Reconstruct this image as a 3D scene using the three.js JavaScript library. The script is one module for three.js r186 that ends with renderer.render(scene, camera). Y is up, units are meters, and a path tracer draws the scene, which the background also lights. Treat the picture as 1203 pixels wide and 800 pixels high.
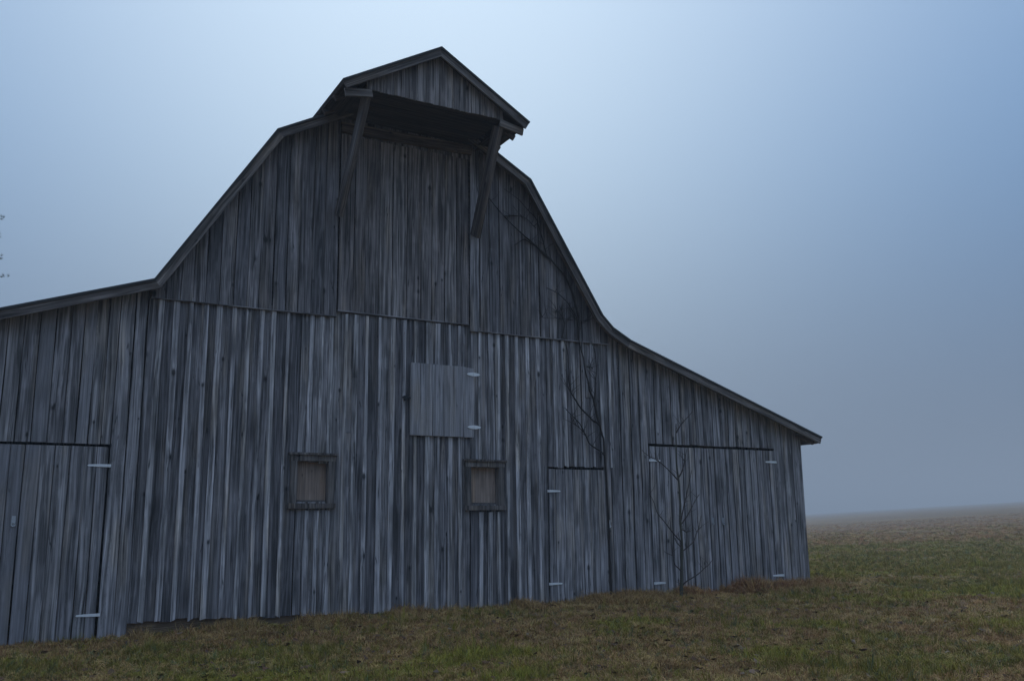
import * as THREE from 'three';
import { mergeGeometries } from 'three/addons/utils/BufferGeometryUtils.js';

// ------------------------------------------------------------------ camera, sky, sun, exposure
const scene = new THREE.Scene();
const FOCAL = 1077.466, EYE = new THREE.Vector3(-5.344, 1.374, 12.846);
const camera = new THREE.PerspectiveCamera(2 * Math.atan(400 / FOCAL) * 180 / Math.PI, 1024 / 680, 0.1, 3000);
camera.position.copy(EYE);
camera.rotation.set(0.20052, -0.51304, -0.01253, 'YXZ');
camera.updateMatrixWorld(true);

const SUN = new THREE.Vector3(0.354, 0.477, -0.805).normalize();
{
  const W = 512, H = 256, data = new Float32Array(W * H * 4), d = new THREE.Vector3();
  for (let j = 0; j < H; j++) for (let i = 0; i < W; i++) {
    const a = ((i + 0.5) / W - 0.5) * 2 * Math.PI, e = ((j + 0.5) / H - 0.5) * Math.PI;
    d.set(Math.cos(e) * Math.cos(a), Math.sin(e), Math.cos(e) * Math.sin(a));
    const up = THREE.MathUtils.smoothstep(d.y, -0.05, 0.42);
    const ang = Math.acos(THREE.MathUtils.clamp(d.dot(SUN), -1, 1)) * 180 / Math.PI;
    const glow = Math.exp(-((ang / 25) ** 2));                              // the sun's light spread by the mist
    const lo = [0.115, 0.15, 0.215], hi = [0.075, 0.222, 0.47], gl = [0.51, 0.53, 0.45], zen = [0.82, 0.90, 1.02];   // an overcast sky brightens steadily towards the zenith
    for (let c = 0; c < 3; c++) data[(j * W + i) * 4 + c] = lo[c] + (hi[c] - lo[c]) * up + gl[c] * glow + zen[c] * Math.max(d.y, 0) ** 2.4;
    data[(j * W + i) * 4 + 3] = 1;
  }
  const sky = new THREE.DataTexture(data, W, H, THREE.RGBAFormat, THREE.FloatType);
  sky.mapping = THREE.EquirectangularReflectionMapping; sky.magFilter = sky.minFilter = THREE.LinearFilter; sky.needsUpdate = true;
  scene.background = sky; scene.environment = sky;
}
const sun = new THREE.DirectionalLight(new THREE.Color(1, 0.96, 0.9), 1.2);
sun.position.copy(SUN).multiplyScalar(60); sun.castShadow = true; sun.shadow.radius = 40;
Object.assign(sun.shadow.camera, { left: -30, right: 30, top: 30, bottom: -30, near: 1, far: 160 });
scene.add(sun, sun.target);
scene.fog = new THREE.FogExp2(new THREE.Color(0.93, 0.97, 1.0), 0.0024);
const renderer = new THREE.WebGLRenderer({ antialias: true });
renderer.toneMapping = THREE.LinearToneMapping; renderer.toneMappingExposure = 1.0;
renderer.shadowMap.enabled = true;

// ------------------------------------------------------------------ helpers
function rng(seed) { let s = seed | 0; return () => { s = (s + 0x6d2b79f5) | 0; let t = Math.imul(s ^ (s >>> 15), 1 | s); t = (t + Math.imul(t ^ (t >>> 7), 61 | t)) ^ t; return ((t ^ (t >>> 14)) >>> 0) / 4294967296; }; }
const rnd = rng(4711), rr = (a, b) => a + (b - a) * rnd();
const hash = (x, y, s) => { let h = Math.imul(x, 374761393) ^ Math.imul(y, 668265263) ^ Math.imul(s, 1274126177); h = Math.imul(h ^ (h >>> 13), 1274126177); return ((h ^ (h >>> 16)) >>> 0) / 4294967296; };
const sm = (t) => t * t * (3 - 2 * t), { clamp, lerp, smoothstep } = THREE.MathUtils;
function vn(x, y, s, px = 1 << 20, py = 1 << 20) {             // value noise that repeats after px, py cells
  const xi = Math.floor(x), yi = Math.floor(y), u = sm(x - xi), v = sm(y - yi), m = (a, p) => ((a % p) + p) % p;
  const x0 = m(xi, px), x1 = m(xi + 1, px), y0 = m(yi, py), y1 = m(yi + 1, py);
  return lerp(lerp(hash(x0, y0, s), hash(x1, y0, s), u), lerp(hash(x0, y1, s), hash(x1, y1, s), u), v);
}
const fbm = (x, y, s, n = 4) => { let a = 0.5, r = 0, t = 0; for (let i = 0; i < n; i++) { r += a * vn(x, y, s + i); t += a; a *= 0.5; x *= 2.03; y *= 2.03; } return r / t; };
function tag(o, label, category, group, kind) { o.userData.label = label; if (category) o.userData.category = category; if (group) o.userData.group = group; if (kind) o.userData.kind = kind; return o; }
function mesh(name, geo, mat, parent) { const m = new THREE.Mesh(geo, mat); m.name = name; m.castShadow = m.receiveShadow = true; parent.add(m); return m; }
function group(name, parent) { const g = new THREE.Group(); g.name = name; parent.add(g); return g; }
function wallAt(u, v, z = 0) {                                   // photo pixel -> point on the plane at depth z
  const d = new THREE.Vector3((u - 601.5) / FOCAL, (400 - v) / FOCAL, -1).applyQuaternion(camera.quaternion);
  return EYE.clone().addScaledVector(d, (z - EYE.z) / d.z);
}
function dataTex(w, h, fn, srgb) {                              // fn(x, y) -> [r, g, b] linear 0..1
  const a = new Uint8Array(w * h * 4);
  for (let y = 0; y < h; y++) for (let x = 0; x < w; x++) { const c = fn(x, y), o = (y * w + x) * 4; for (let k = 0; k < 3; k++) a[o + k] = 255 * (srgb ? Math.pow(clamp(c[k], 0, 1), 1 / 2.2) : clamp(c[k], 0, 1)); a[o + 3] = 255; }
  const t = new THREE.DataTexture(a, w, h); t.wrapS = t.wrapT = THREE.RepeatWrapping; t.magFilter = THREE.LinearFilter; t.minFilter = THREE.LinearMipmapLinearFilter; t.generateMipmaps = true;
  if (srgb) t.colorSpace = THREE.SRGBColorSpace; t.needsUpdate = true; return t;
}

// ------------------------------------------------------------------ weathered wood
const TEX_W = 1.2, TEX_H = 6;
function woodMaps(seed, rough = 1) {                              // rough: how strongly the weather has drawn out the grain
  const w = 512, h = 1024, R = rng(seed), knots = [], H = new Float32Array(w * h), C = new Float32Array(w * h * 3);
  for (let k = 0; k < 12; k++) knots.push([R() * TEX_W, R() * TEX_H, 0.008 + R() * 0.016, 0.5 + R()]);
  for (let y = 0; y < h; y++) for (let x = 0; x < w; x++) {
    let X = x / w * TEX_W; const Y = y / h * TEX_H;
    let kn = 0, pull = 0, drip = 0;
    for (const [kx, ky, kr, kd] of knots) {
      let dx = X - kx, dy = Y - ky; dx -= Math.round(dx / TEX_W) * TEX_W; dy -= Math.round(dy / TEX_H) * TEX_H;
      const r2 = (dx * dx) / (kr * kr) + (dy * dy) / (kr * kr * 3.2);
      if (r2 < 40) { kn = Math.max(kn, Math.exp(-r2 * 1.1) * kd); pull += Math.exp(-r2 * 0.22) * Math.sign(dx) * kr * 0.7; }
      if (dy < 0 && dy > -0.9 && Math.abs(dx) < kr * 1.3) drip = Math.max(drip, (1 + dy / 0.9) * (1 - Math.abs(dx) / (kr * 1.3)) * kd * 0.45);
    }
    const wob = (vn(X * 5, Y / 6 * 9, seed + 7, 6, 9) - 0.5) * 0.03 + pull;
    const u = (X + wob) / TEX_W, v = Y / TEX_H;
    const fine = vn(u * 150, v * 16, seed + 1, 150, 16) * 0.5 + vn(u * 84, v * 8, seed + 2, 84, 8) * 0.5;
    const mid = vn(u * 44, v * 7, seed + 3, 44, 7), wide = vn(u * 15, v * 4, seed + 4, 15, 4);
    const blot = fbm(u * 12 % 12, v * 30, seed + 5, 3);
    const line = Math.abs(vn(u * 70, v * 5, seed + 11, 70, 5) - 0.5), crack = smoothstep(0.03 - line, 0, 0.03) * smoothstep(vn(u * 26, v * 10, seed + 12, 26, 10), 0.5, 0.75);
    const stain = smoothstep(vn(u * 30, v * 8, seed + 13, 30, 8) * 0.6 + vn(u * 9, v * 20, seed + 14, 9, 20) * 0.4, 0.56, 0.8);
    const pale = smoothstep(vn(u * 22, v * 14, seed + 15, 22, 14) * 0.5 + vn(u * 70, v * 40, seed + 16, 70, 40) * 0.5, 0.56, 0.78);
    let t = 0.55 + (fine - 0.5) * 0.80 + (mid - 0.5) * 0.28 + (wide - 0.5) * 0.18 + (blot - 0.5) * 0.22;
    t *= 1 - 0.42 * stain; t += 0.16 * pale; t *= 1 - 0.75 * crack; t *= 1 - Math.min(0.8, kn); t *= 1 - Math.min(0.5, drip);
    t = rough > 0.6 ? 0.57 * Math.pow(Math.max(t, 0.02) / 0.57, 1.3) : 0.57 + (t - 0.57) * rough; t = clamp(t, 0.05, 1.2);
    const warm = smoothstep(vn(u * 12, v * 7, seed + 17, 12, 7), 0.55, 0.9) * 0.5;
    const o = y * w + x; H[o] = clamp(0.5 + (fine - 0.5) * 0.9 + (mid - 0.5) * 0.4 - crack * 0.6 - kn * 0.3, 0, 1);
    C[o * 3] = 0.63 * t * (1 + 0.12 * warm); C[o * 3 + 1] = 0.588 * t; C[o * 3 + 2] = 0.585 * t * (1 - 0.2 * warm);
  }
  return { map: dataTex(w, h, (x, y) => { const o = (y * w + x) * 3; return [C[o], C[o + 1], C[o + 2]]; }, true), bump: dataTex(w, h, (x, y) => { const v = H[y * w + x]; return [v, v, v]; }, false) };
}
const WOOD = [101, 202, 303, 404].map((n) => woodMaps(n)), SMOOTH = woodMaps(505, 0.6);
const woodMat = (k, r, g, b, rough = 0.85, W = WOOD[k]) => new THREE.MeshStandardMaterial({ map: W.map, bumpMap: W.bump, bumpScale: 0.004, roughness: rough, color: new THREE.Color().setRGB(r, g, b) });
const tones = (list) => WOOD.flatMap((_, k) => list.map(([r, g, b]) => woodMat(k, r, g, b)));
const BOARD = tones([[0.72, 0.72, 0.74], [0.60, 0.60, 0.62], [0.66, 0.66, 0.67], [0.80, 0.80, 0.82]]);
const DARKBOARD = tones([[0.43, 0.43, 0.45], [0.52, 0.52, 0.54], [0.36, 0.36, 0.38]]);
const PALEBOARD = tones([[1.0, 1.0, 1.0], [0.9, 0.9, 0.92]]);
const smooth = (list) => list.map(([r, g, b]) => woodMat(0, r, g, b, 0.85, SMOOTH));
const HATCH = smooth([[0.98, 0.99, 1.02], [0.90, 0.91, 0.94]]), CALM = smooth([[0.66, 0.67, 0.71], [0.57, 0.58, 0.61], [0.72, 0.73, 0.77], [0.50, 0.505, 0.535]]);
const LEFTWING = [...CALM, ...BOARD.filter((_, k) => k % 4 === 1 || k % 4 === 2)];
const BATTEN = tones([[1.12, 1.12, 1.14], [0.92, 0.92, 0.94], [1.02, 1.02, 1.02]]);
const GABLE = tones([[0.44, 0.43, 0.44], [0.55, 0.54, 0.55], [0.36, 0.36, 0.38]]);
const HAY = tones([[0.60, 0.565, 0.55], [0.50, 0.47, 0.46], [0.70, 0.67, 0.65]]);
const TRIM = tones([[0.38, 0.345, 0.32], [0.46, 0.425, 0.39]]);
const PANEL = smooth([[1.0, 0.80, 0.65], [0.88, 0.69, 0.55]]);
const BEAM = tones([[0.33, 0.27, 0.23], [0.40, 0.34, 0.29]]);
const SHADEBROWN = tones([[0.12, 0.10, 0.088], [0.15, 0.125, 0.105]]);                      // old brown wood, darkened further: shade under the hood painted into the colour
const pick = (list) => list[Math.floor(rnd() * list.length)];
const plain = (r, g, b, rough = 0.8, metal = 0) => new THREE.MeshStandardMaterial({ color: new THREE.Color().setRGB(r, g, b), roughness: rough, metalness: metal });
const ZINC = plain(0.80, 0.80, 0.80, 0.55, 0.15), IRON = plain(0.03, 0.03, 0.033, 0.7, 0.2);
const ROOFING = plain(0.035, 0.036, 0.038, 0.85);
const rustTex = dataTex(128, 128, (x, y) => { const n = vn(x / 16, y / 16, 9, 8, 8) * 0.6 + vn(x / 4, y / 4, 10, 32, 32) * 0.4; return [0.13 + 0.12 * n, 0.085 + 0.08 * n, 0.05 + 0.05 * n]; }, true);

// A sawn board standing upright: front at z + t, slightly bowed, chamfered long edges. bottom / top: heights at the left and right edge.
function boardGeo(x0, x1, b0, b1, t0, t1, z, t, o = {}) {
  const n = o.rows ?? 4, wob = o.wob ?? 0.004, bow = o.bow ?? 0.004, ch = Math.min(o.chamfer ?? 0.005, (x1 - x0) * 0.3, t * 0.6);
  const ou = rnd() * 7, ov = rnd() * 11, rows = [], cup = rr(-0.5, 0.5) * bow, ph = rnd() * 6.3, pl = rnd() * 6.3, pr = rnd() * 6.3;
  for (let i = 0; i <= n; i++) {
    const s = i / n, dl = Math.sin(pl + s * 4.2) * wob, dr = Math.sin(pr + s * 3.7) * wob, dz = Math.sin(ph + s * 3.1) * bow;
    const a = x0 + dl, b = x1 + dr, ya = lerp(b0, t0, s), yb = lerp(b1, t1, s);
    rows.push([[a, ya, z], [a, ya, z + t - ch + dz], [a + ch, ya, z + t + dz + cup], [b - ch, yb, z + t + dz - cup], [b, yb, z + t - ch + dz], [b, yb, z]]);
  }
  const pos = [], uv = [], put = (p, q) => { pos.push(...p); uv.push(...q); };
  const tex = (p, k) => [(p[0] + ou + (k === 0 || k === 5 ? (k === 0 ? -t : t) : 0)) / TEX_W, (p[1] + ov) / TEX_H];
  for (let i = 0; i < n; i++) for (let k = 0; k < 6; k++) {
    const m = (k + 1) % 6, A = rows[i][k], B = rows[i][m], C = rows[i + 1][m], D = rows[i + 1][k];
    for (const [p, q] of [[A, k], [B, m], [C, m], [A, k], [C, m], [D, k]]) put(p, tex(p, q));
  }
  for (const [row, flip] of [[rows[0], 1], [rows[n], 0]]) for (let k = 1; k < 5; k++) { const tri = flip ? [0, k + 1, k] : [0, k, k + 1]; for (const q of tri) put(row[q], [(row[q][0] + ou) / TEX_W, (row[q][2] + ov) / TEX_H]); }
  const g = new THREE.BufferGeometry(); g.setAttribute('position', new THREE.Float32BufferAttribute(pos, 3)); g.setAttribute('uv', new THREE.Float32BufferAttribute(uv, 2)); g.computeVertexNormals(); return g;
}
// A squared timber from p to q (grain along it), section w across by t deep; "out" tells which way its depth points.
function timberGeo(p, q, w, t, out = new THREE.Vector3(0, 0, 1)) {
  const L = p.distanceTo(q), g = boardGeo(-w / 2, w / 2, 0, 0, L, L, -t / 2, t, { chamfer: 0.006, wob: 0.002, bow: 0.002 });
  const y = q.clone().sub(p).normalize(), x = new THREE.Vector3().crossVectors(y, out).normalize(), z = new THREE.Vector3().crossVectors(x, y);
  return g.applyMatrix4(new THREE.Matrix4().makeBasis(x, y, z).setPosition(p));
}
// A flat outline in the xy plane pulled from z0 to z1, texture along the given direction.
function prismGeo(pts, z0, z1, dir = [1, 0]) {
  const s = new THREE.Shape(pts.map(([x, y]) => new THREE.Vector2(x, y))), g = new THREE.ExtrudeGeometry(s, { depth: z1 - z0, bevelEnabled: false }).translate(0, 0, z0);
  const P = g.attributes.position, uv = new Float32Array(P.count * 2), l = Math.hypot(...dir), ou = rnd() * 5, ov = rnd() * 9;
  for (let i = 0; i < P.count; i++) { const x = P.getX(i), y = P.getY(i); uv[i * 2] = ((x * -dir[1] + y * dir[0]) / l + P.getZ(i) + ou) / TEX_W; uv[i * 2 + 1] = ((x * dir[0] + y * dir[1]) / l + ov) / TEX_H; }
  g.setAttribute('uv', new THREE.BufferAttribute(uv, 2)); return g;
}
function offset(line, d) {                                       // a polyline moved d to its right, corners mitred
  return line.map((p, i) => {
    const a = line[i - 1] ?? null, b = line[i + 1] ?? null, n = (s, e) => { const x = e[0] - s[0], y = e[1] - s[1], l = Math.hypot(x, y); return [y / l, -x / l]; };
    if (!a) { const m = n(p, b); return [p[0] + m[0] * d, p[1] + m[1] * d]; }
    if (!b) { const m = n(a, p); return [p[0] + m[0] * d, p[1] + m[1] * d]; }
    const m1 = n(a, p), m2 = n(p, b), k = 1 + m1[0] * m2[0] + m1[1] * m2[1]; return [p[0] + (m1[0] + m2[0]) / k * d, p[1] + (m1[1] + m2[1]) / k * d];
  });
}

// ------------------------------------------------------------------ ground
const inBarn = (x, z) => x > -8.3 && x < 8.3 && z < 0 && z > -14;
const WALLG = [[-30, -0.1], [-8.3, 0.02], [-5, 0.05], [-3.7, 0.05], [-2, 0.065], [-0.4, 0.12], [1, 0.115], [3.7, 0.13], [6, 0.12], [8.3, 0.15], [12, 0.16], [40, 0.1]];
function along(x) { for (let i = 1; i < WALLG.length; i++) if (x < WALLG[i][0]) { const [a, b] = [WALLG[i - 1], WALLG[i]]; return lerp(a[1], b[1], sm(clamp((x - a[0]) / (b[0] - a[0]), 0, 1))); } return 0.1; }
function groundY(x, z) {
  const s = x * Math.sin(2.18) - z * Math.cos(2.18);             // the field climbs to the right of the barn
  const hill = 0.050 * (Math.sqrt((s - 16) ** 2 + 120) + s - 16) / 2 * (1 - 0.45 * smoothstep(s, 350, 800)) - 0.05;
  const fall = -0.021 * clamp(z, -2, 40);
  const lumps = (fbm(x * 0.55, z * 0.55, 31, 3) - 0.5) * 0.10 * smoothstep(Math.abs(z) + Math.max(0, Math.abs(x) - 8.3), 0.1, 2.5) + (fbm(x * 3.1, z * 3.1, 37, 3) - 0.5) * 0.045;
  return along(x) + hill + fall + lumps;
}
function cover(x, z) {                                           // what grows where: shares of green, straw, brown, moss
  const a = fbm(x * 0.30 + 3, z * 0.42, 51, 4), b = fbm(x * 0.9, z * 0.9 + 8, 57, 4), c = fbm(x * 0.55 + 20, z * 0.7, 61, 3), far = smoothstep(x * 0.62 - z * 0.78 + (a - 0.5) * 16, 28, 35);   // an unmown brown field begins behind the barnyard
  const right = smoothstep(x, 3, 11);
  let green = smoothstep(a * 0.65 + b * 0.35 + right * 0.23 - 0.08, 0.44, 0.64), moss = smoothstep(c, 0.62, 0.74) * 0.7, straw = smoothstep(fbm(x * 1.4 + 40, z * 1.4, 71, 3), 0.5, 0.72);
  const foot = z > -0.1 && x > -0.6 && x < 9 ? (1 - smoothstep(z, 0.35 + b * 0.9, 0.9 + b * 1.6)) : 0;     // strip of dead straw along the barn
  straw = Math.max(straw, foot); green *= 1 - foot * 0.75; moss *= 1 - foot;
  green *= 1 - far * 0.9; moss *= 1 - far; 
  return { green, straw, moss, foot, far };
}
const mixc = (a, b, t) => [lerp(a[0], b[0], t), lerp(a[1], b[1], t), lerp(a[2], b[2], t)];
function soilColor(x, z) {
  const k = cover(x, z); let c = [0.15, 0.092, 0.042];
  c = mixc(c, [0.10, 0.105, 0.034], k.green * 0.85); c = mixc(c, [0.24, 0.17, 0.09], k.straw * 0.6); c = mixc(c, [0.14, 0.145, 0.03], k.moss * 0.7); return c;
}
{
  const axis = (lo, hi, step, ends) => { const v = []; for (let t = lo; t <= hi + 1e-6; t += step) v.push(t); for (let s = step * 1.25, t = hi; t < ends; s *= 1.17) v.push(t += s); for (let s = step * 1.25, t = lo; t > -ends; s *= 1.17) v.unshift(t -= s); return v; };
  const xs = axis(-9, 24, 0.16, 1300), zs = axis(-9, 12, 0.16, 1300), pos = [], col = [], uv = [], idx = [];
  for (const z of zs) for (const x of xs) { pos.push(x, groundY(x, z), z); col.push(...soilColor(x, z).map((c) => c * 2.3)); uv.push(x / 3.1, z / 3.1); }
  const n = xs.length; for (let j = 0; j + 1 < zs.length; j++) for (let i = 0; i + 1 < n; i++) { const a = j * n + i; idx.push(a, a + n, a + 1, a + 1, a + n, a + n + 1); }
  const g = new THREE.BufferGeometry(); g.setAttribute('position', new THREE.Float32BufferAttribute(pos, 3)); g.setAttribute('color', new THREE.Float32BufferAttribute(col, 3)); g.setAttribute('uv', new THREE.Float32BufferAttribute(uv, 2)); g.setIndex(idx); g.computeVertexNormals();
  const N = 512, hgt = (x, y) => vn(x / 4, y / 4, 81, 128, 128) * 0.35 + vn(x / 2, y / 9, 82, 256, 57) * 0.2 + vn(x / 9, y / 2, 83, 57, 256) * 0.2 + vn(x / 24, y / 24, 84, 22, 22) * 0.25;
  const map = dataTex(N, N, (x, y) => { const t = hgt(x, y), w = vn(x / 6, y / 6, 85, 86, 86); return [0.20 + 0.75 * t * t + 0.1 * w, 0.20 + 0.72 * t * t + 0.05 * w, 0.18 + 0.62 * t * t]; }, true);
  const bump = dataTex(N, N, (x, y) => { const t = hgt(x, y); return [t, t, t]; }, false);
  const m = new THREE.MeshStandardMaterial({ map, bumpMap: bump, bumpScale: 0.05, vertexColors: true, roughness: 1 });
  const ground = mesh('ground', g, m, scene); ground.userData.kind = 'structure'; ground.userData.label = 'brown and green winter pasture rising into mist';
}

// ------------------------------------------------------------------ barn
const barn = group('barn', scene);
tag(barn, 'weathered grey gambrel barn of vertical boards with hay hood and shed wings', 'barn');
const HALF = 8.30, DEEP = -14, OVER = 0.25;
const K1 = [2.156, 7.131], K2 = [3.705, 4.67], EV = [8.637, 3.015], RIDGE = [0, 8.33];
const mix2 = (a, b, t) => [lerp(a[0], b[0], t), lerp(a[1], b[1], t)];
const rightLine = [RIDGE, K1, mix2(K1, K2, 0.9), [K2[0] + 0.055, K2[1] + 0.05], mix2(K2, EV, 0.085), EV];   // the steep slope flares into the shed roof
const PROFILE = [[-EV[0], EV[1]], [-K2[0], K2[1]], [-K1[0], K1[1]], ...rightLine];                       // left eave -> ridge -> right eave
function roofY(x) { const a = Math.abs(x); for (let i = 1; i < rightLine.length; i++) if (a <= rightLine[i][0] || i === rightLine.length - 1) { const [p, q] = [rightLine[i - 1], rightLine[i]]; return lerp(p[1], q[1], (a - p[0]) / (q[0] - p[0])); } }

// roof: dark covering, deck below it, grey rake boards on the front edge
{
  const roof = group('roof', barn), L = [0, 0.032, 0.057, 0.14].map((d) => offset(PROFILE, d));
  for (let i = 0; i + 1 < PROFILE.length; i++) {
    const quad = (a, b) => [L[a][i], L[a][i + 1], L[b][i + 1], L[b][i]], dir = [PROFILE[i + 1][0] - PROFILE[i][0], PROFILE[i + 1][1] - PROFILE[i][1]];
    mesh('roof_covering', prismGeo(quad(0, 1), DEEP - 0.3, OVER + 0.02, dir), ROOFING, roof);
    mesh('roof_deck', prismGeo(quad(1, 2), DEEP - 0.28, OVER - 0.04, dir), BEAM[1], roof);
    mesh('rake_board', prismGeo(quad(1, 3), OVER - 0.035, OVER - 0.002, dir), TRIM[(i * 3) % TRIM.length], roof);
  }
  for (const s of [-1, 1]) {
    mesh('eave_board', timberGeo(new THREE.Vector3(s * 8.56, 2.94, DEEP), new THREE.Vector3(s * 8.56, 2.94, OVER - 0.05), 0.11, 0.03, new THREE.Vector3(s, 0, 0)), TRIM[1], roof);
    for (let k = 0; k < 6; k++) { const z = 0.12 - k * 0.61; mesh('rafter_tail', timberGeo(new THREE.Vector3(s * 8.1, 3.06, z), new THREE.Vector3(s * 8.53, 2.915, z), 0.10, 0.045, new THREE.Vector3(0, 0, 1)), BEAM[0], roof); }
  }
}

// vertical boards -----------------------------------------------------------
function edges(a, b, lo, hi) { const n = Math.max(1, Math.round((b - a) / ((lo + hi) / 2))), w = []; for (let i = 0; i < n; i++) w.push(rr(lo, hi)); const k = (b - a) / w.reduce((s, v) => s + v, 0); const e = [a]; for (const v of w) e.push(e[e.length - 1] + v * k); e[n] = b; return e; }
const fn = (f) => (typeof f === 'function' ? f : () => f);
// boards between the edge list e; options: z (back), t, gap, mats, ragged (uneven lower ends)
function boards(parent, e, lo, hi, o = {}) {
  lo = fn(lo); hi = fn(hi);
  for (let i = 0; i + 1 < e.length; i++) {
    const gap = (o.gap ?? 0.004) * rr(0.5, 1.4), x0 = e[i] + (i ? gap / 2 : Math.min(gap / 2, 0.006)), x1 = e[i + 1] - (i + 2 < e.length ? gap / 2 : Math.min(gap / 2, 0.006)), rag = o.ragged ? rr(-o.ragged, o.ragged) : 0, skew = o.ragged ? rr(-0.4, 0.4) * o.ragged : 0;
    const b0 = lo(x0) + rag, b1 = lo(x1) + rag + skew, t0 = hi(x0), t1 = hi(x1), z = (o.z ?? -0.025) + rr(-0.0035, 0.0035), t = o.t ?? 0.025;
    const split = o.joint && rnd() < o.joint ? lerp(Math.max(b0, b1), Math.min(t0, t1), rr(0.35, 0.65)) : null;
    if (split) { mesh('plank', boardGeo(x0, x1, b0, b1, split, split + rr(-0.004, 0.004), z, t), pick(o.mats), parent); mesh('plank', boardGeo(x0, x1, split + 0.006, split + 0.008, t0, t1, z + rr(-0.003, 0.003), t), pick(o.mats), parent); }
    else mesh('plank', boardGeo(x0, x1, b0, b1, t0, t1, z, t), pick(o.mats), parent);
  }
}
function battens(parent, xs, lo, hi, o = {}) {
  lo = fn(lo); hi = fn(hi);
  for (const x of xs) { if (rnd() < (o.skip ?? 0.02)) continue; const w = rr(0.052, 0.078), c = x + rr(-0.010, 0.010), lean = rr(-0.006, 0.006);
    mesh('batten', boardGeo(c - w / 2, c + w / 2, lo(c) + rr(-0.02, 0.02), lo(c) + rr(-0.02, 0.02), hi(c) + lean, hi(c), 0.004, rr(0.024, 0.032), { wob: 0.006, bow: 0.003 }), pick(o.mats ?? BATTEN), parent); }
}
const wall = group('front_wall', barn);
const skirt = (x) => x < -0.42 ? lerp(0.262, 0.195, (x + 3.75) / 3.33) : lerp(0.195, 0.13, clamp((x + 0.42) / 2, 0, 1));
const LAP = 4.462, TOPC = 4.54;
const W1 = { x0: -1.622, x1: -1.168, y0: 1.735, y1: 2.325 }, W2 = { x0: 1.118, x1: 1.602, y0: 1.705, y1: 2.295 };
const WD = { x0: 2.535, x1: 3.700, y1: 2.305 }, RD = { x0: 4.606, x1: 7.60, y1: 2.742 }, LD = { x0: -7.1, x1: -4.062, y1: 2.458 };
const C = { mats: [...BOARD, ...DARKBOARD], ragged: 0.018, joint: 0.08, gap: 0.03 };
const inner = (e) => e.slice(1, -1);
for (const [a, b, m] of [[-3.72, W1.x0, DARKBOARD], [W1.x1, W2.x0, [...BOARD.slice(4, 12), ...DARKBOARD]], [W2.x1, WD.x0, [...BOARD.slice(0, 8), ...DARKBOARD]]]) { const e = edges(a, b, 0.16, 0.21); boards(wall, e, skirt, TOPC, { ...C, mats: m }); battens(wall, inner(e), skirt, TOPC - 0.02); }
for (const W of [W1, W2]) { const e = edges(W.x0, W.x1, 0.15, 0.17); boards(wall, e, skirt, W.y0 + 0.02, { ...C, joint: 0 }); boards(wall, e, W.y1 - 0.02, TOPC, { ...C, joint: 0 }); battens(wall, [...inner(e), W.x1], skirt, W.y0 - 0.10, { skip: 0 }); battens(wall, [...inner(e), W.x1], W.y1 + 0.12, TOPC - 0.02, { skip: 0 }); }
{ const e = edges(WD.x0, 3.80, 0.16, 0.21); boards(wall, e, (x) => (x > 3.64 ? 0.12 : WD.y1 + 0.018), TOPC, C); battens(wall, e.slice(1), WD.y1 + 0.03, TOPC - 0.02); }
{ // right wing: wider plain boards with open joints
  const o = { mats: BOARD, ragged: 0.02, gap: 0.021 }, top = (x) => roofY(x) - 0.06;
  boards(wall, edges(3.80, RD.x0, 0.16, 0.24), 0.13, top, o); boards(wall, edges(RD.x0, RD.x1, 0.15, 0.23), RD.y1 + 0.034, top, { ...o, ragged: 0.004 }); boards(wall, edges(RD.x1, HALF, 0.16, 0.25), 0.12, top, o);
}
{ // left wing
  const o = { mats: LEFTWING, ragged: 0.02, gap: 0.009 }, top = (x) => roofY(x) - 0.06;
  boards(wall, edges(-HALF, LD.x0, 0.2, 0.28), 0.05, top, o); boards(wall, edges(LD.x0, LD.x1, 0.11, 0.19), LD.y1 + 0.02, top, { ...o, ragged: 0.003 });
  const e = edges(LD.x1, -3.72, 0.15, 0.2); boards(wall, e, (x) => (x < -3.70 ? 0.055 : 0.26), top, { ...o, mats: [CALM[2], BOARD[0], BOARD[3]] });
}
mesh('corner_board', boardGeo(HALF - 0.012, HALF + 0.014, 0.12, 0.12, 2.98, 2.98, -0.10, 0.10, { chamfer: 0.004 }), BOARD[1], wall);

// upper gable, lapped over the lower boards
const gable = group('gable_wall', barn), under = (x) => roofY(x) - 0.07;
boards(gable, edges(-3.70, -1.115, 0.15, 0.21), LAP, under, { mats: GABLE, z: 0.022, ragged: 0.006, gap: 0.011 });
{ const slit = wallAt(632, 330).x, o = { mats: GABLE, z: 0.022, ragged: 0.006, gap: 0.011 }; boards(gable, edges(1.28, slit - 0.009, 0.14, 0.21), LAP - 0.005, under, o); boards(gable, edges(slit + 0.009, 3.80, 0.14, 0.21), LAP - 0.005, under, o); }
mesh('trim_board', boardGeo(1.108, 1.272, 4.445, 4.445, under(1.11), under(1.27), 0.026, 0.028), BOARD[0], gable);
boards(gable, edges(-1.1, 1.1, 0.16, 0.22), 7.36, (x) => roofY(x) - 0.06, { mats: GABLE, z: -0.004 });
mesh('header_beam', timberGeo(new THREE.Vector3(-1.12, 7.45, 0.06), new THREE.Vector3(1.12, 7.52, 0.06), 0.16, 0.07), BEAM[0], gable);
for (const [a, b] of [[-3.70, -1.115], [1.108, 3.80]]) mesh('drip_strip', timberGeo(new THREE.Vector3(a, LAP - 0.006, 0.045), new THREE.Vector3(b, LAP - 0.004, 0.045), 0.018, 0.02), BOARD[0], gable);

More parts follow.
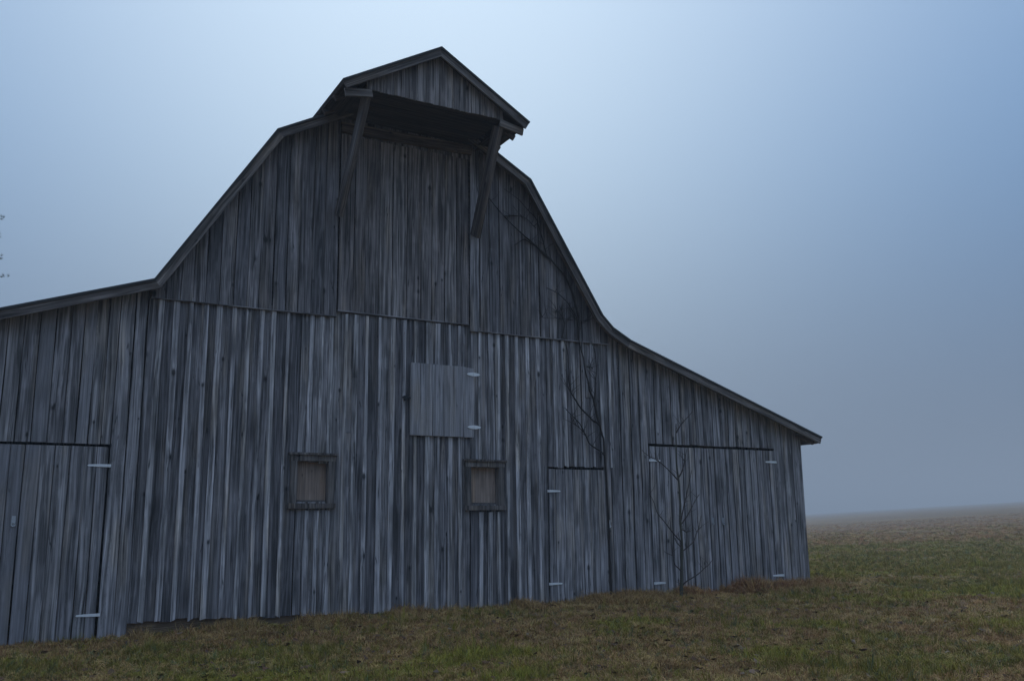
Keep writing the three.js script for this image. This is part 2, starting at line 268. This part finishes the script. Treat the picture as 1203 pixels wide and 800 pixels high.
const hay = group('hay_door', barn);
tag(hay, 'tall hay door of wide boards stained brown under the hood');
boards(hay, edges(-1.098, 1.094, 0.185, 0.245), 4.557, 7.36, { mats: HAY, z: 0.006, gap: 0.012, ragged: 0.005 });
mesh('drip_strip', timberGeo(new THREE.Vector3(-1.098, 4.55, 0.032), new THREE.Vector3(1.094, 4.548, 0.032), 0.022, 0.026), BOARD[0], hay);

// hinges, latches --------------------------------------------------------------
function strapHinge(parent, x, y, toLeft, len = 0.24, high = 0.036, z = 0.003, mat = ZINC, both = false) {
  const h = high / 2, pts = both ? [[-len / 2, 0], [-len * 0.38, h * 0.6], [-len * 0.12, h], [len * 0.12, h], [len * 0.38, h * 0.6], [len / 2, 0], [len * 0.38, -h * 0.6], [len * 0.12, -h], [-len * 0.12, -h], [-len * 0.38, -h * 0.6]]
    : [[0.03, h], [-len * 0.45, h * 0.85], [-len * 0.8, h * 0.6], [-len * 0.85, 0], [-len * 0.8, -h * 0.6], [-len * 0.45, -h * 0.85], [0.03, -h]];
  const s = new THREE.Shape(pts.map(([a, b]) => new THREE.Vector2(a * (toLeft ? 1 : -1), b))), plate = new THREE.ExtrudeGeometry(s, { depth: 0.004, bevelEnabled: true, bevelSize: 0.001, bevelThickness: 0.001, bevelSegments: 1 });
  const knuckle = new THREE.CylinderGeometry(0.009, 0.009, high * 1.05, 10).translate(0, 0, 0.008).toNonIndexed(); const bolts = [-0.62, -0.3].map((k) => new THREE.CylinderGeometry(0.007, 0.007, 0.008, 8).rotateX(Math.PI / 2).translate((both ? k * 0.5 : k) * len * (toLeft ? 1 : -1), 0, 0.007).toNonIndexed());
  const g = mergeGeometries([plate, knuckle, ...bolts]); g.translate(x, y, z + 0.002); return mesh('hinge', g, mat, parent);
}
function hasp(parent, x, y, z, mat = ZINC) {
  const plate = new THREE.ExtrudeGeometry(new THREE.Shape([[-0.02, -0.06], [0.02, -0.06], [0.024, 0], [0.02, 0.06], [-0.02, 0.06], [-0.024, 0]].map(([a, b]) => new THREE.Vector2(a, b))), { depth: 0.004, bevelEnabled: false });
  const ring = new THREE.TorusGeometry(0.022, 0.006, 6, 14).translate(0, -0.045, 0.016).toNonIndexed();
  const g = mergeGeometries([plate, ring]); g.translate(x, y, z); return mesh('latch', g, mat, parent);
}

// small hatch over the stall window
{
  const h = group('hatch', barn); tag(h, 'pale square board hatch with white hinges');
  boards(h, edges(0.074, 1.150, 0.15, 0.2), 2.748, (x) => 3.856 - (x > 1.05 ? 0.02 : 0), { mats: HATCH, z: 0.040, t: 0.028, gap: 0.005 });
  for (const y of [3.6, 2.98]) mesh('back_batten', boardGeo(0.10, 1.13, y - 0.05, y - 0.05, y + 0.05, y + 0.05, 0.026, 0.007, { rows: 1 }), BOARD[2], h);
  const a = wallAt(556, 440, 0.07), b = wallAt(557, 502, 0.07);
  strapHinge(h, a.x, a.y, true, 0.24, 0.055, 0.072, plain(0.85, 0.85, 0.85, 0.5), true); strapHinge(h, b.x, b.y, true, 0.24, 0.055, 0.072, plain(0.85, 0.85, 0.85, 0.5), true);
  const l = wallAt(477, 467, 0.05); mesh('latch', mergeGeometries([new THREE.BoxGeometry(0.13, 0.03, 0.02).translate(l.x, l.y, 0.065), new THREE.BoxGeometry(0.035, 0.075, 0.03).translate(l.x - 0.02, l.y - 0.01, 0.056)]), IRON, h);
}
// doors --------------------------------------------------------------------
function doorLeaf(name, label, x0, x1, y0, y1, mats, gap = 0.008) {
  const d = group(name, barn); d.userData.label = label;
  boards(d, edges(x0, x1, 0.12, 0.19), y0, y1, { mats, z: -0.022, t: 0.026, ragged: 0.014, gap });
  for (const y of [y0 + 0.35, y1 - 0.3]) mesh('ledger', boardGeo(x0 + 0.04, x1 - 0.04, y - 0.06, y - 0.06, y + 0.06, y + 0.06, -0.052, 0.026, { rows: 1 }), BEAM[0], d);
  return d;
}
{
  const d = doorLeaf('walk_door', 'narrow walk-in door hung on white strap hinges', WD.x0 + 0.009, WD.x1 - 0.012, 0.165, WD.y1 - 0.012, BOARD);
  for (const [u, v] of [[645, 577], [650, 686]]) { const p = wallAt(u, v); strapHinge(d, WD.x0 + 0.005, p.y, false, 0.26, 0.036, 0.009); }
  const l = wallAt(716, 615, 0.02); hasp(d, l.x, l.y, 0.012);
}
{
  const seam = 6.10, a = doorLeaf('barn_door', 'wide board leaf behind the sapling', RD.x0 + 0.010, seam - 0.008, 0.15, RD.y1 - 0.014, BOARD, 0.021), b = doorLeaf('barn_door', 'wide board leaf beside the barn corner', seam + 0.008, RD.x1 - 0.01, 0.15, RD.y1 - 0.014, BOARD, 0.021);
  for (const [u, v] of [[767, 541], [776, 685]]) { const p = wallAt(u, v); strapHinge(a, RD.x0 + 0.02, p.y, false, 0.26, 0.04, 0.009); }
  for (const [u, v] of [[906, 543], [916, 676]]) { const p = wallAt(u, v); strapHinge(b, RD.x1 - 0.005, p.y, true, 0.30, 0.04, 0.009); }
  for (const [u, o] of [[838, a], [850, b]]) { const p = wallAt(u, 612, 0.02); hasp(o, p.x, p.y, 0.012, plain(0.3, 0.31, 0.33, 0.6, 0.3)); }
}
{
  const seam = -5.03, a = doorLeaf('barn_door', 'wide grey board leaf with two strap hinges over the low ground', seam + 0.004, LD.x1 - 0.02, 0.06, LD.y1 - 0.014, LEFTWING, 0.007), b = doorLeaf('barn_door', 'grey board leaf with a latch on its edge', LD.x0, seam - 0.004, 0.06, LD.y1 - 0.014, LEFTWING, 0.007);
  for (const [u, v] of [[118, 547], [103, 723]]) { const p = wallAt(u, v); strapHinge(a, LD.x1 - 0.01, p.y, true, 0.29, 0.036, 0.009); }
  const l = wallAt(15, 612, 0.02); hasp(b, l.x, l.y, 0.012, plain(0.45, 0.46, 0.48, 0.5, 0.3));
}
// windows: boarded up inside a deep plank frame ------------------------------------------
for (const [W, wide, label] of [[W1, 0, 'small boarded window, its brown panel marked with a pale streak'], [W2, 0.012, 'small boarded window with brown panel under the hatch']]) {
  const w = group('window', barn); w.userData.label = label; const { x0, x1, y0, y1 } = W, f = 0.092 + wide * 0.4;
  mesh('frame_jamb', boardGeo(x0 - f, x0, y0, y0, y1, y1, -0.10, 0.145, { rows: 2 }), TRIM[1], w); mesh('frame_jamb', boardGeo(x1, x1 + f, y0, y0, y1, y1, -0.10, 0.145, { rows: 2 }), TRIM[3], w);
  mesh('frame_head', boardGeo(x0 - f - 0.01, x1 + f + 0.01, y1, y1 + 0.002, y1 + 0.085, y1 + 0.08, -0.10, 0.15, { rows: 1 }), TRIM[5], w);
  mesh('drip_cap', boardGeo(x0 - f - 0.03, x1 + f + 0.035, y1 + 0.086, y1 + 0.083, y1 + 0.118, y1 + 0.113, 0.0, 0.085, { rows: 1 }), TRIM[4], w);
  mesh('frame_sill', boardGeo(x0 - f - 0.02, x1 + f + 0.02, y0 - 0.075, y0 - 0.07, y0 - 0.001, y0 - 0.001, -0.10, 0.17, { rows: 1 }), TRIM[2], w);
  mesh('panel', boardGeo(x0 + 0.002, x1 - 0.002, y0 + 0.002, y0 + 0.002, y1 - 0.002, y1 - 0.002, -0.085, 0.014, { rows: 1, bow: 0.001, wob: 0 }), wide ? PANEL[0] : PANEL[1], w);
  mesh('panel_ledge', new THREE.BoxGeometry(x1 - x0 - 0.04, 0.035, 0.03).translate((x0 + x1) / 2 + 0.01, y0 + 0.028, -0.05), TRIM[0], w);
}
// sill, side and back walls --------------------------------------------------------------
mesh('sill_beam', timberGeo(new THREE.Vector3(-3.74, 0.13, -0.13), new THREE.Vector3(8.2, 0.10, -0.13), 0.30, 0.16), new THREE.MeshStandardMaterial({ map: rustTex, roughness: 1, bumpMap: WOOD[1].bump, bumpScale: 0.01 }), barn);
for (const s of [-1, 1]) {
  const side = group('side_wall', barn), e = edges(DEEP, -0.12, 0.2, 0.3);
  for (let i = 0; i + 1 < e.length; i++) mesh('plank', boardGeo(e[i] + 0.004, e[i + 1] - 0.004, 0.05, 0.05, 2.99, 2.99, -0.0125, 0.025).rotateY(-Math.PI / 2 * s).translate(s * (HALF - 0.012), 0, 0).translate(0, 0, s > 0 ? 0 : 2 * 0), pick(BOARD), side);
  if (s < 0) for (const c of side.children) c.geometry.scale(1, 1, -1);
}
{ const b = [[-HALF, -0.1], [HALF, -0.1], [HALF, roofY(HALF) - 0.06]], prof = PROFILE.filter(([x]) => Math.abs(x) < HALF).map(([x, y]) => [x, y - 0.06]).reverse(); mesh('back_wall', prismGeo([...b, ...prof, [-HALF, roofY(HALF) - 0.06]], DEEP - 0.06, DEEP - 0.02, [0, 1]), BOARD[2], barn); }

// hay hood -------------------------------------------------------------------------------------
{
  const hood = group('hay_hood', barn); tag(hood, 'gabled hay hood jutting over the hay door on two braces');
  const FZ = 1.30, line = [[-1.53, 7.598], [0, 8.492], [1.53, 7.598]], L = [0, 0.032, 0.057, 0.135].map((d) => offset(line, d));
  for (let i = 0; i < 2; i++) {
    const quad = (a, b) => [L[a][i], L[a][i + 1], L[b][i + 1], L[b][i]], dir = [line[i + 1][0] - line[i][0], line[i + 1][1] - line[i][1]];
    mesh('roof_covering', prismGeo(quad(0, 1), -0.6, FZ + 0.02, dir), ROOFING, hood); mesh('roof_deck', prismGeo(quad(1, 2), -0.6, FZ - 0.04, dir), SHADEBROWN[0], hood);
    mesh('rake_board', prismGeo(quad(1, 3), FZ - 0.034, FZ - 0.002, dir), TRIM[2 + i], hood);
  }
  const under = (x) => 8.492 - Math.abs(x) * 0.5843 - 0.085;
  boards(hood, edges(-1.12, 1.13, 0.09, 0.14), 7.605, under, { mats: HAY, z: FZ - 0.16, t: 0.022, gap: 0.004, ragged: 0.008 });
  for (const s of [-1, 1]) {
    mesh('plate', timberGeo(new THREE.Vector3(s * 1.06, 7.72, -0.02), new THREE.Vector3(s * 1.06, 7.72, FZ - 0.17), 0.10, 0.13, new THREE.Vector3(s, 0, 0)), BEAM[2], hood);
    mesh('corner_return', timberGeo(new THREE.Vector3(s * 1.05, 7.53, FZ - 0.10), new THREE.Vector3(s * 1.46, 7.455, FZ - 0.10), 0.12, 0.03), TRIM[3], hood);
    mesh('soffit_board', timberGeo(new THREE.Vector3(s * 1.32, 7.56, -0.02), new THREE.Vector3(s * 1.32, 7.56, FZ - 0.13), 0.32, 0.02, new THREE.Vector3(0, 1, 0)), SHADEBROWN[1], hood);
    for (const z of [0.35, 0.85]) mesh('rafter_tail', timberGeo(new THREE.Vector3(s * 1.15, 7.70, z), new THREE.Vector3(s * 1.50, 7.50, z), 0.09, 0.045), BEAM[4], hood);
    const br = mesh('brace', timberGeo(new THREE.Vector3(s * 1.15, 6.0, 0.15), new THREE.Vector3(s * 1.09, 7.53, FZ - 0.24), 0.075, 0.25), TRIM[s > 0 ? 0 : 2], hood);
    if (s > 0) { const q = mesh('bracket', new THREE.TorusGeometry(0.022, 0.005, 6, 14).translate(1.127, 6.66, 0.64), ZINC, br); q.geometry.rotateY(0); }
  }
  mesh('tie_beam', timberGeo(new THREE.Vector3(-1.1, 7.70, FZ - 0.2), new THREE.Vector3(1.1, 7.70, FZ - 0.2), 0.11, 0.06), BEAM[0], hood);
  const e = edges(0.035, FZ - 0.165, 0.12, 0.16); for (let i = 0; i + 1 < e.length; i++) mesh('ceiling_board', timberGeo(new THREE.Vector3(-1.13, 7.632, (e[i] + e[i + 1]) / 2), new THREE.Vector3(1.13, 7.632, (e[i] + e[i + 1]) / 2), e[i + 1] - e[i] - 0.006, 0.022, new THREE.Vector3(0, 1, 0)), pick(SHADEBROWN), hood);
}

// ------------------------------------------------------------------ plants
const BARK = plain(0.03, 0.024, 0.021, 0.95), BARKGREEN = plain(0.07, 0.065, 0.045, 0.95), TWIG = plain(0.055, 0.04, 0.035, 0.95);
function limb(points, r0, r1, wob = 0.012) {
  const pts = []; points.forEach((p, i) => { pts.push(p); const q = points[i + 1]; if (q) pts.push(p.clone().lerp(q, 0.5).add(new THREE.Vector3(rr(-wob, wob), rr(-wob, wob), rr(-wob, wob) * 0.4))); });
  const curve = new THREE.CatmullRomCurve3(pts), n = Math.max(6, pts.length * 3), rad = 6, g = new THREE.TubeGeometry(curve, n, 1, rad, false), P = g.attributes.position, c = new THREE.Vector3();
  for (let i = 0; i <= n; i++) { curve.getPointAt(i / n, c); const r = lerp(r0, r1, Math.pow(i / n, 0.8)) * rr(0.88, 1.12); for (let j = 0; j <= rad; j++) { const k = i * (rad + 1) + j; P.setXYZ(k, c.x + (P.getX(k) - c.x) * r, c.y + (P.getY(k) - c.y) * r, c.z + (P.getZ(k) - c.z) * r); } }
  g.computeVertexNormals(); return g;
}
const trace = (list, z) => list.map(([u, v, dz]) => wallAt(u, v, z + (dz ?? 0)));
function twigs(list, count, len, z, r) {                       // short side shoots along a limb
  const gs = []; for (let i = 0; i < count; i++) { const k = Math.floor(rnd() * (list.length - 1)), p = list[k].clone().lerp(list[k + 1], rnd()), a = rr(0.3, 2.8), l = rr(0.4, 1) * len, side = new THREE.Vector3(Math.cos(a) * l, Math.sin(a) * l, rr(-0.02, 0.1) * len); const q = p.clone().add(side); q.z = Math.max(q.z, z); gs.push(limb([p, q], r, r * 0.35, 0.02)); } return gs;
}
{
  const z = 0.085, a = (l) => l.map(([x, y]) => [600 + x / 4.445, 380 + y / 4.445]), b = (l) => l.map(([x, y]) => [540 + x / 4.211, 210 + y / 4.211]);
  const vine = group('climbing_vine', scene); tag(vine, 'bare dark vine climbing the boards beside the walk-in door', 'vine');
  const stem = trace([[718.5, 708], [716.5, 660], [715, 612], [712.5, 565], ...a([[490, 680], [485, 600], [470, 550], [455, 500]])], z);
  mesh('stem', limb(stem, 0.026, 0.016, 0.008), BARK, vine);
  const L = [[a([[490, 690], [450, 655], [410, 625], [385, 570], [340, 500], [290, 450]]), 0.012], [a([[462, 530], [430, 508], [385, 462], [345, 410], [315, 360], [305, 300], [300, 200], [290, 110]]), 0.013], [a([[455, 500], [440, 430], [412, 350], [395, 270], [380, 180], [355, 80]]), 0.016], [a([[442, 440], [445, 330], [450, 250], [440, 130]]), 0.010],
    [b([[589, 791], [580, 690], [540, 620], [490, 570], [430, 540]]), 0.011], [b([[589, 791], [592, 700], [560, 570], [520, 480], [450, 400], [390, 345], [320, 300], [270, 330]]), 0.017], [b([[450, 400], [390, 345], [330, 290], [220, 185], [145, 95]]), 0.013], [b([[220, 185], [300, 185], [340, 205], [378, 245]]), 0.009], [b([[432, 385], [402, 270], [380, 200], [300, 110], [220, 50]]), 0.008], [b([[505, 790], [520, 720], [490, 660], [455, 650]]), 0.006], [b([[585, 740], [610, 705], [635, 700]]), 0.006], [b([[580, 700], [540, 640], [500, 650], [465, 660]]), 0.006], [b([[560, 700], [430, 690], [400, 680]]), 0.005], [a([[395, 225], [410, 232], [430, 240]]), 0.006], [a([[340, 400], [300, 330], [286, 240]]), 0.006], [a([[385, 570], [330, 520], [310, 470]]), 0.006]];
  for (const [l, r] of L) { const p = trace(l, z); mesh('branch', limb(p, r * 1.3, r * 0.5, 0.016), BARK, vine); mesh('twig', mergeGeometries(twigs(p, 7, 0.3, 0.06, 0.006)), BARK, vine); }
}
{
  const c = (l, d = 0) => trace(l.map(([x, y]) => [730 + x / 3.333, 480 + y / 3.333]), 0.42 + d), t = group('sapling', scene); tag(t, 'thin leafless sapling growing in front of the wide double barn doors', 'sapling');
  const trunk = c([[235, 752], [237, 600], [235, 480], [232, 380], [226, 290], [216, 150], [215, 60]]); trunk[0].y -= 0.05;
  mesh('trunk', limb(trunk, 0.033, 0.008, 0.016), BARKGREEN, t);
  const B = [[[239, 692], [275, 660], [310, 625], [335, 590]], [[238, 562], [290, 520], [315, 470], [330, 420]], [[238, 545], [205, 525], [185, 508]], [[236, 522], [190, 465], [150, 410], [120, 330]], [[234, 442], [250, 340], [265, 240]], [[227, 285], [150, 215], [100, 190], [60, 165]], [[234, 455], [285, 385], [322, 335]], [[216, 95], [235, 50], [255, 15]], [[233, 470], [262, 485], [282, 482]], [[225, 270], [240, 220], [246, 160]], [[237, 640], [200, 610], [180, 560]]];
  B.forEach((l, i) => { const p = c(l, 0); p.forEach((q, k) => { q.z += (k / l.length) * [0.2, -0.15, 0.25, -0.1, 0.12][i % 5]; }); mesh('branch', limb(p, 0.013, 0.004, 0.02), TWIG, t); mesh('twig', mergeGeometries(twigs(p, 6, 0.26, 0.1, 0.0045)), TWIG, t); });
}
// pine behind the barn, its tips just reaching the view
{
  const pine = group('pine_tree', scene), X = -6.62, Z = -17.5, base = groundY(X, Z); tag(pine, 'dark pine standing behind the shed wing, needle tips above the roof', 'pine tree');
  mesh('trunk', limb([new THREE.Vector3(X, base - 0.1, Z), new THREE.Vector3(X + 0.1, base + 6, Z), new THREE.Vector3(X, base + 12.5, Z)], 0.2, 0.03, 0.05), BARK, pine);
  const wood = [], need = []; const tuft = []; for (let k = 0; k < 12; k++) tuft.push(new THREE.ConeGeometry(0.004, 0.11, 3).translate(0, 0.055, 0).rotateX(rr(0.2, 1.1)).rotateY(k * 0.52 + rnd())); const tuftGeo = mergeGeometries(tuft);
  for (let k = 0; k < 70; k++) {
    const h = 2.5 + 10 * (k / 70), a = k * 2.4, l = 1.25 * (1 - Math.pow((h - 2.5) / 10.6, 2)) + 0.25, p = new THREE.Vector3(X, base + h, Z), q = p.clone().add(new THREE.Vector3(Math.cos(a) * l, 0.18 * l, Math.sin(a) * l)); wood.push(limb([p, q], 0.022, 0.006, 0.05));
    for (let m = 0; m < 14; m++) need.push(tuftGeo.clone().rotateZ(rr(-1, 1)).rotateX(rr(-1, 1)).translate(...p.clone().lerp(q, 0.25 + 0.75 * m / 13).add(new THREE.Vector3(rr(-0.12, 0.12), rr(-0.06, 0.1), rr(-0.12, 0.12))).toArray()));
  }
  mesh('limbs', mergeGeometries(wood), BARK, pine); mesh('crown', mergeGeometries(need), plain(0.03, 0.045, 0.03, 0.9), pine);
}

// ------------------------------------------------------------------ grass, dead weeds, leaves, stones
function bladeTuft(seed, n, height, spread, width) {
  const R = rng(seed), pos = [];
  for (let i = 0; i < n; i++) {
    const a = R() * 6.283, b = a + (R() - 0.5) * 1.4, h = height * (0.45 + 0.75 * R()), s = spread * (0.3 + R()), ox = (R() - 0.5) * spread * 1.3, oz = (R() - 0.5) * spread * 1.3, w = width * (0.7 + 0.6 * R());
    const wx = -Math.sin(a) * w / 2, wz = Math.cos(a) * w / 2, P = [[ox, -0.01, oz], [ox + Math.cos(a) * s * 0.35, h * 0.62, oz + Math.sin(a) * s * 0.35], [ox + Math.cos(b) * s, h * (0.75 + 0.3 * R()), oz + Math.sin(b) * s]];
    const l = P.map((p, k) => [p[0] - wx * (1 - k * 0.3), p[1], p[2] - wz * (1 - k * 0.3)]), r = P.map((p, k) => [p[0] + wx * (1 - k * 0.3), p[1], p[2] + wz * (1 - k * 0.3)]);
    pos.push(...l[0], ...r[0], ...r[1], ...l[0], ...r[1], ...l[1], ...l[1], ...r[1], ...P[2]);
  }
  const g = new THREE.BufferGeometry(); g.setAttribute('position', new THREE.Float32BufferAttribute(pos, 3)); g.computeVertexNormals(); return g;
}
const bladeMat = new THREE.MeshStandardMaterial({ color: 0xffffff, roughness: 0.95, side: THREE.DoubleSide });
function scatter(name, label, category, geo, count, place) {
  const m = new THREE.InstancedMesh(geo, bladeMat, count), M = new THREE.Matrix4(), Q = new THREE.Quaternion(), E = new THREE.Euler(), col = new THREE.Color(); let k = 0;
  for (let tries = 0; k < count && tries < count * 12; tries++) {
    const s = place(); if (!s) continue;
    E.set(s.tilt ? rr(-s.tilt, s.tilt) : 0, rnd() * 6.283, s.tilt ? rr(-s.tilt, s.tilt) : 0); Q.setFromEuler(E);
    M.compose(new THREE.Vector3(s.x, (s.y ?? groundY(s.x, s.z)) + (s.lift ?? 0), s.z), Q, new THREE.Vector3(s.w, s.h, s.w)); m.setMatrixAt(k, M); m.setColorAt(k, col.setRGB(...s.c)); k++;
  }
  m.count = k; m.name = name; m.castShadow = m.receiveShadow = true; scene.add(m); return tag(m, label, category, null, 'stuff');
}
const SEDGE = [0.33, 0.15, 0.045], GREEN = [0.215, 0.172, 0.02], STRAW = [0.43, 0.275, 0.10], BROWN = [0.30, 0.165, 0.06], MOSS = [0.28, 0.24, 0.026], BLUEGREEN = [0.105, 0.135, 0.055];
function spot(rmin, rmax) {
  const r = rmin * Math.pow(rmax / rmin, rnd()), a = rr(-0.55, 1.35), x = EYE.x + Math.sin(a) * r, z = EYE.z - Math.cos(a) * r;
  return inBarn(x, z + 0.03) || x < -9.5 ? null : { x, z, r };
}
const jitter = (c, k = 0.3) => { const f = 1 + rr(-k, k); return c.map((v) => v * f * (1 + rr(-0.08, 0.08))); };
scatter('short_grass', 'short green and yellow winter grass over the pasture', 'grass', bladeTuft(11, 12, 0.05, 0.055, 0.006), 150000, () => {
  const p = spot(4, 85); if (!p) return null; const k = cover(p.x, p.z); if (rnd() > 0.12 + 0.95 * Math.max(k.green, k.moss * 0.9)) return null;
  const c = rnd() < k.moss ? MOSS : rnd() < 0.12 ? BLUEGREEN : rnd() < 0.16 ? STRAW : GREEN, g = 1 + smoothstep(p.r, 12, 60) * 1.6;
  const tall = fbm(p.x * 1.9, p.z * 1.9, 97, 3); return { ...p, w: rr(0.8, 1.4) * g, h: rr(0.5, 1.2) * (rnd() < 0.03 ? 2.2 : 1) * (0.4 + 2.6 * tall * tall) * (1 + 0.2 * g), tilt: 0.3, c: jitter(c, 0.28) };
});
scatter('dead_grass', 'matted brown dead grass between the green', 'dead grass', bladeTuft(12, 11, 0.035, 0.085, 0.006), 150000, () => {
  const p = spot(4, 150); if (!p) return null; const k = cover(p.x, p.z); if (rnd() > 1.02 - k.green * 0.9) return null;
  const g = 1 + smoothstep(p.r, 12, 60) * 1.6; return { ...p, w: rr(0.8, 1.5) * g, h: rr(0.5, 1.4) * (1 + 0.2 * g), tilt: 0.3, c: jitter(rnd() < 0.2 + 0.55 * k.straw ? STRAW : k.far > 0.5 ? SEDGE : BROWN, 0.35) };
});
scatter('straw_tufts', 'pale straw tufts standing along the foot of the barn wall', 'straw', bladeTuft(13, 14, 0.17, 0.10, 0.006), 3800, () => {
  const x = rr(-3.6, 8.6), dense = x > 0.4 && x < 4.6 ? 0.9 : 0.35, clump = fbm(x * 2.1, 4, 91, 3); if (rnd() > dense * (0.1 + smoothstep(clump, 0.35, 0.62))) return null;
  const z = 0.05 + Math.pow(rnd(), 1.7) * 0.75; return { x, z, w: rr(0.7, 1.4), h: rr(0.25, 1) * (0.3 + clump * 1.5) * (z < 0.3 ? 1.1 : 0.6), tilt: 0.5, c: jitter(rnd() < 0.45 ? BROWN : STRAW, 0.3) };
});
scatter('rusty_weeds', 'ragged rust brown dead weeds against the foot of the wide double doors', 'dead weeds', bladeTuft(14, 13, 0.19, 0.17, 0.009), 1300, () => {
  const x = rr(5.05, 8.42), clump = fbm(x * 3.4, 9, 93, 3), z = 0.06 + Math.pow(rnd(), 1.5) * 0.42; if (rnd() > 0.12 + smoothstep(clump, 0.32, 0.62)) return null;
  return { x, z, w: rr(0.6, 1.3), h: rr(0.25, 1) * (0.3 + clump * clump * 2.4), tilt: 0.6, c: jitter(rnd() < 0.5 ? [0.36, 0.175, 0.065] : rnd() < 0.6 ? [0.27, 0.125, 0.05] : STRAW, 0.35) };
});
{ // fallen leaves
  const s = new THREE.Shape(); s.moveTo(0, -0.04); s.quadraticCurveTo(0.03, -0.02, 0.022, 0.01); s.quadraticCurveTo(0.012, 0.03, 0, 0.045); s.quadraticCurveTo(-0.014, 0.028, -0.024, 0.008); s.quadraticCurveTo(-0.028, -0.02, 0, -0.04);
  const g = new THREE.ShapeGeometry(s, 4).rotateX(-Math.PI / 2), P = g.attributes.position; for (let i = 0; i < P.count; i++) P.setY(i, 6 * P.getX(i) ** 2 + 5 * P.getZ(i) ** 2); g.computeVertexNormals();
  scatter('fallen_leaves', 'curled brown leaves scattered on the grass', 'leaves', g, 2600, () => { const p = spot(4, 26); if (!p) return null; return { ...p, w: rr(0.6, 1.3), h: rr(0.6, 2), lift: 0.03, tilt: 0.6, c: jitter(rnd() < 0.2 ? [0.16, 0.11, 0.07] : [0.10, 0.05, 0.026], 0.35) }; });
}
renderer.render(scene, camera);
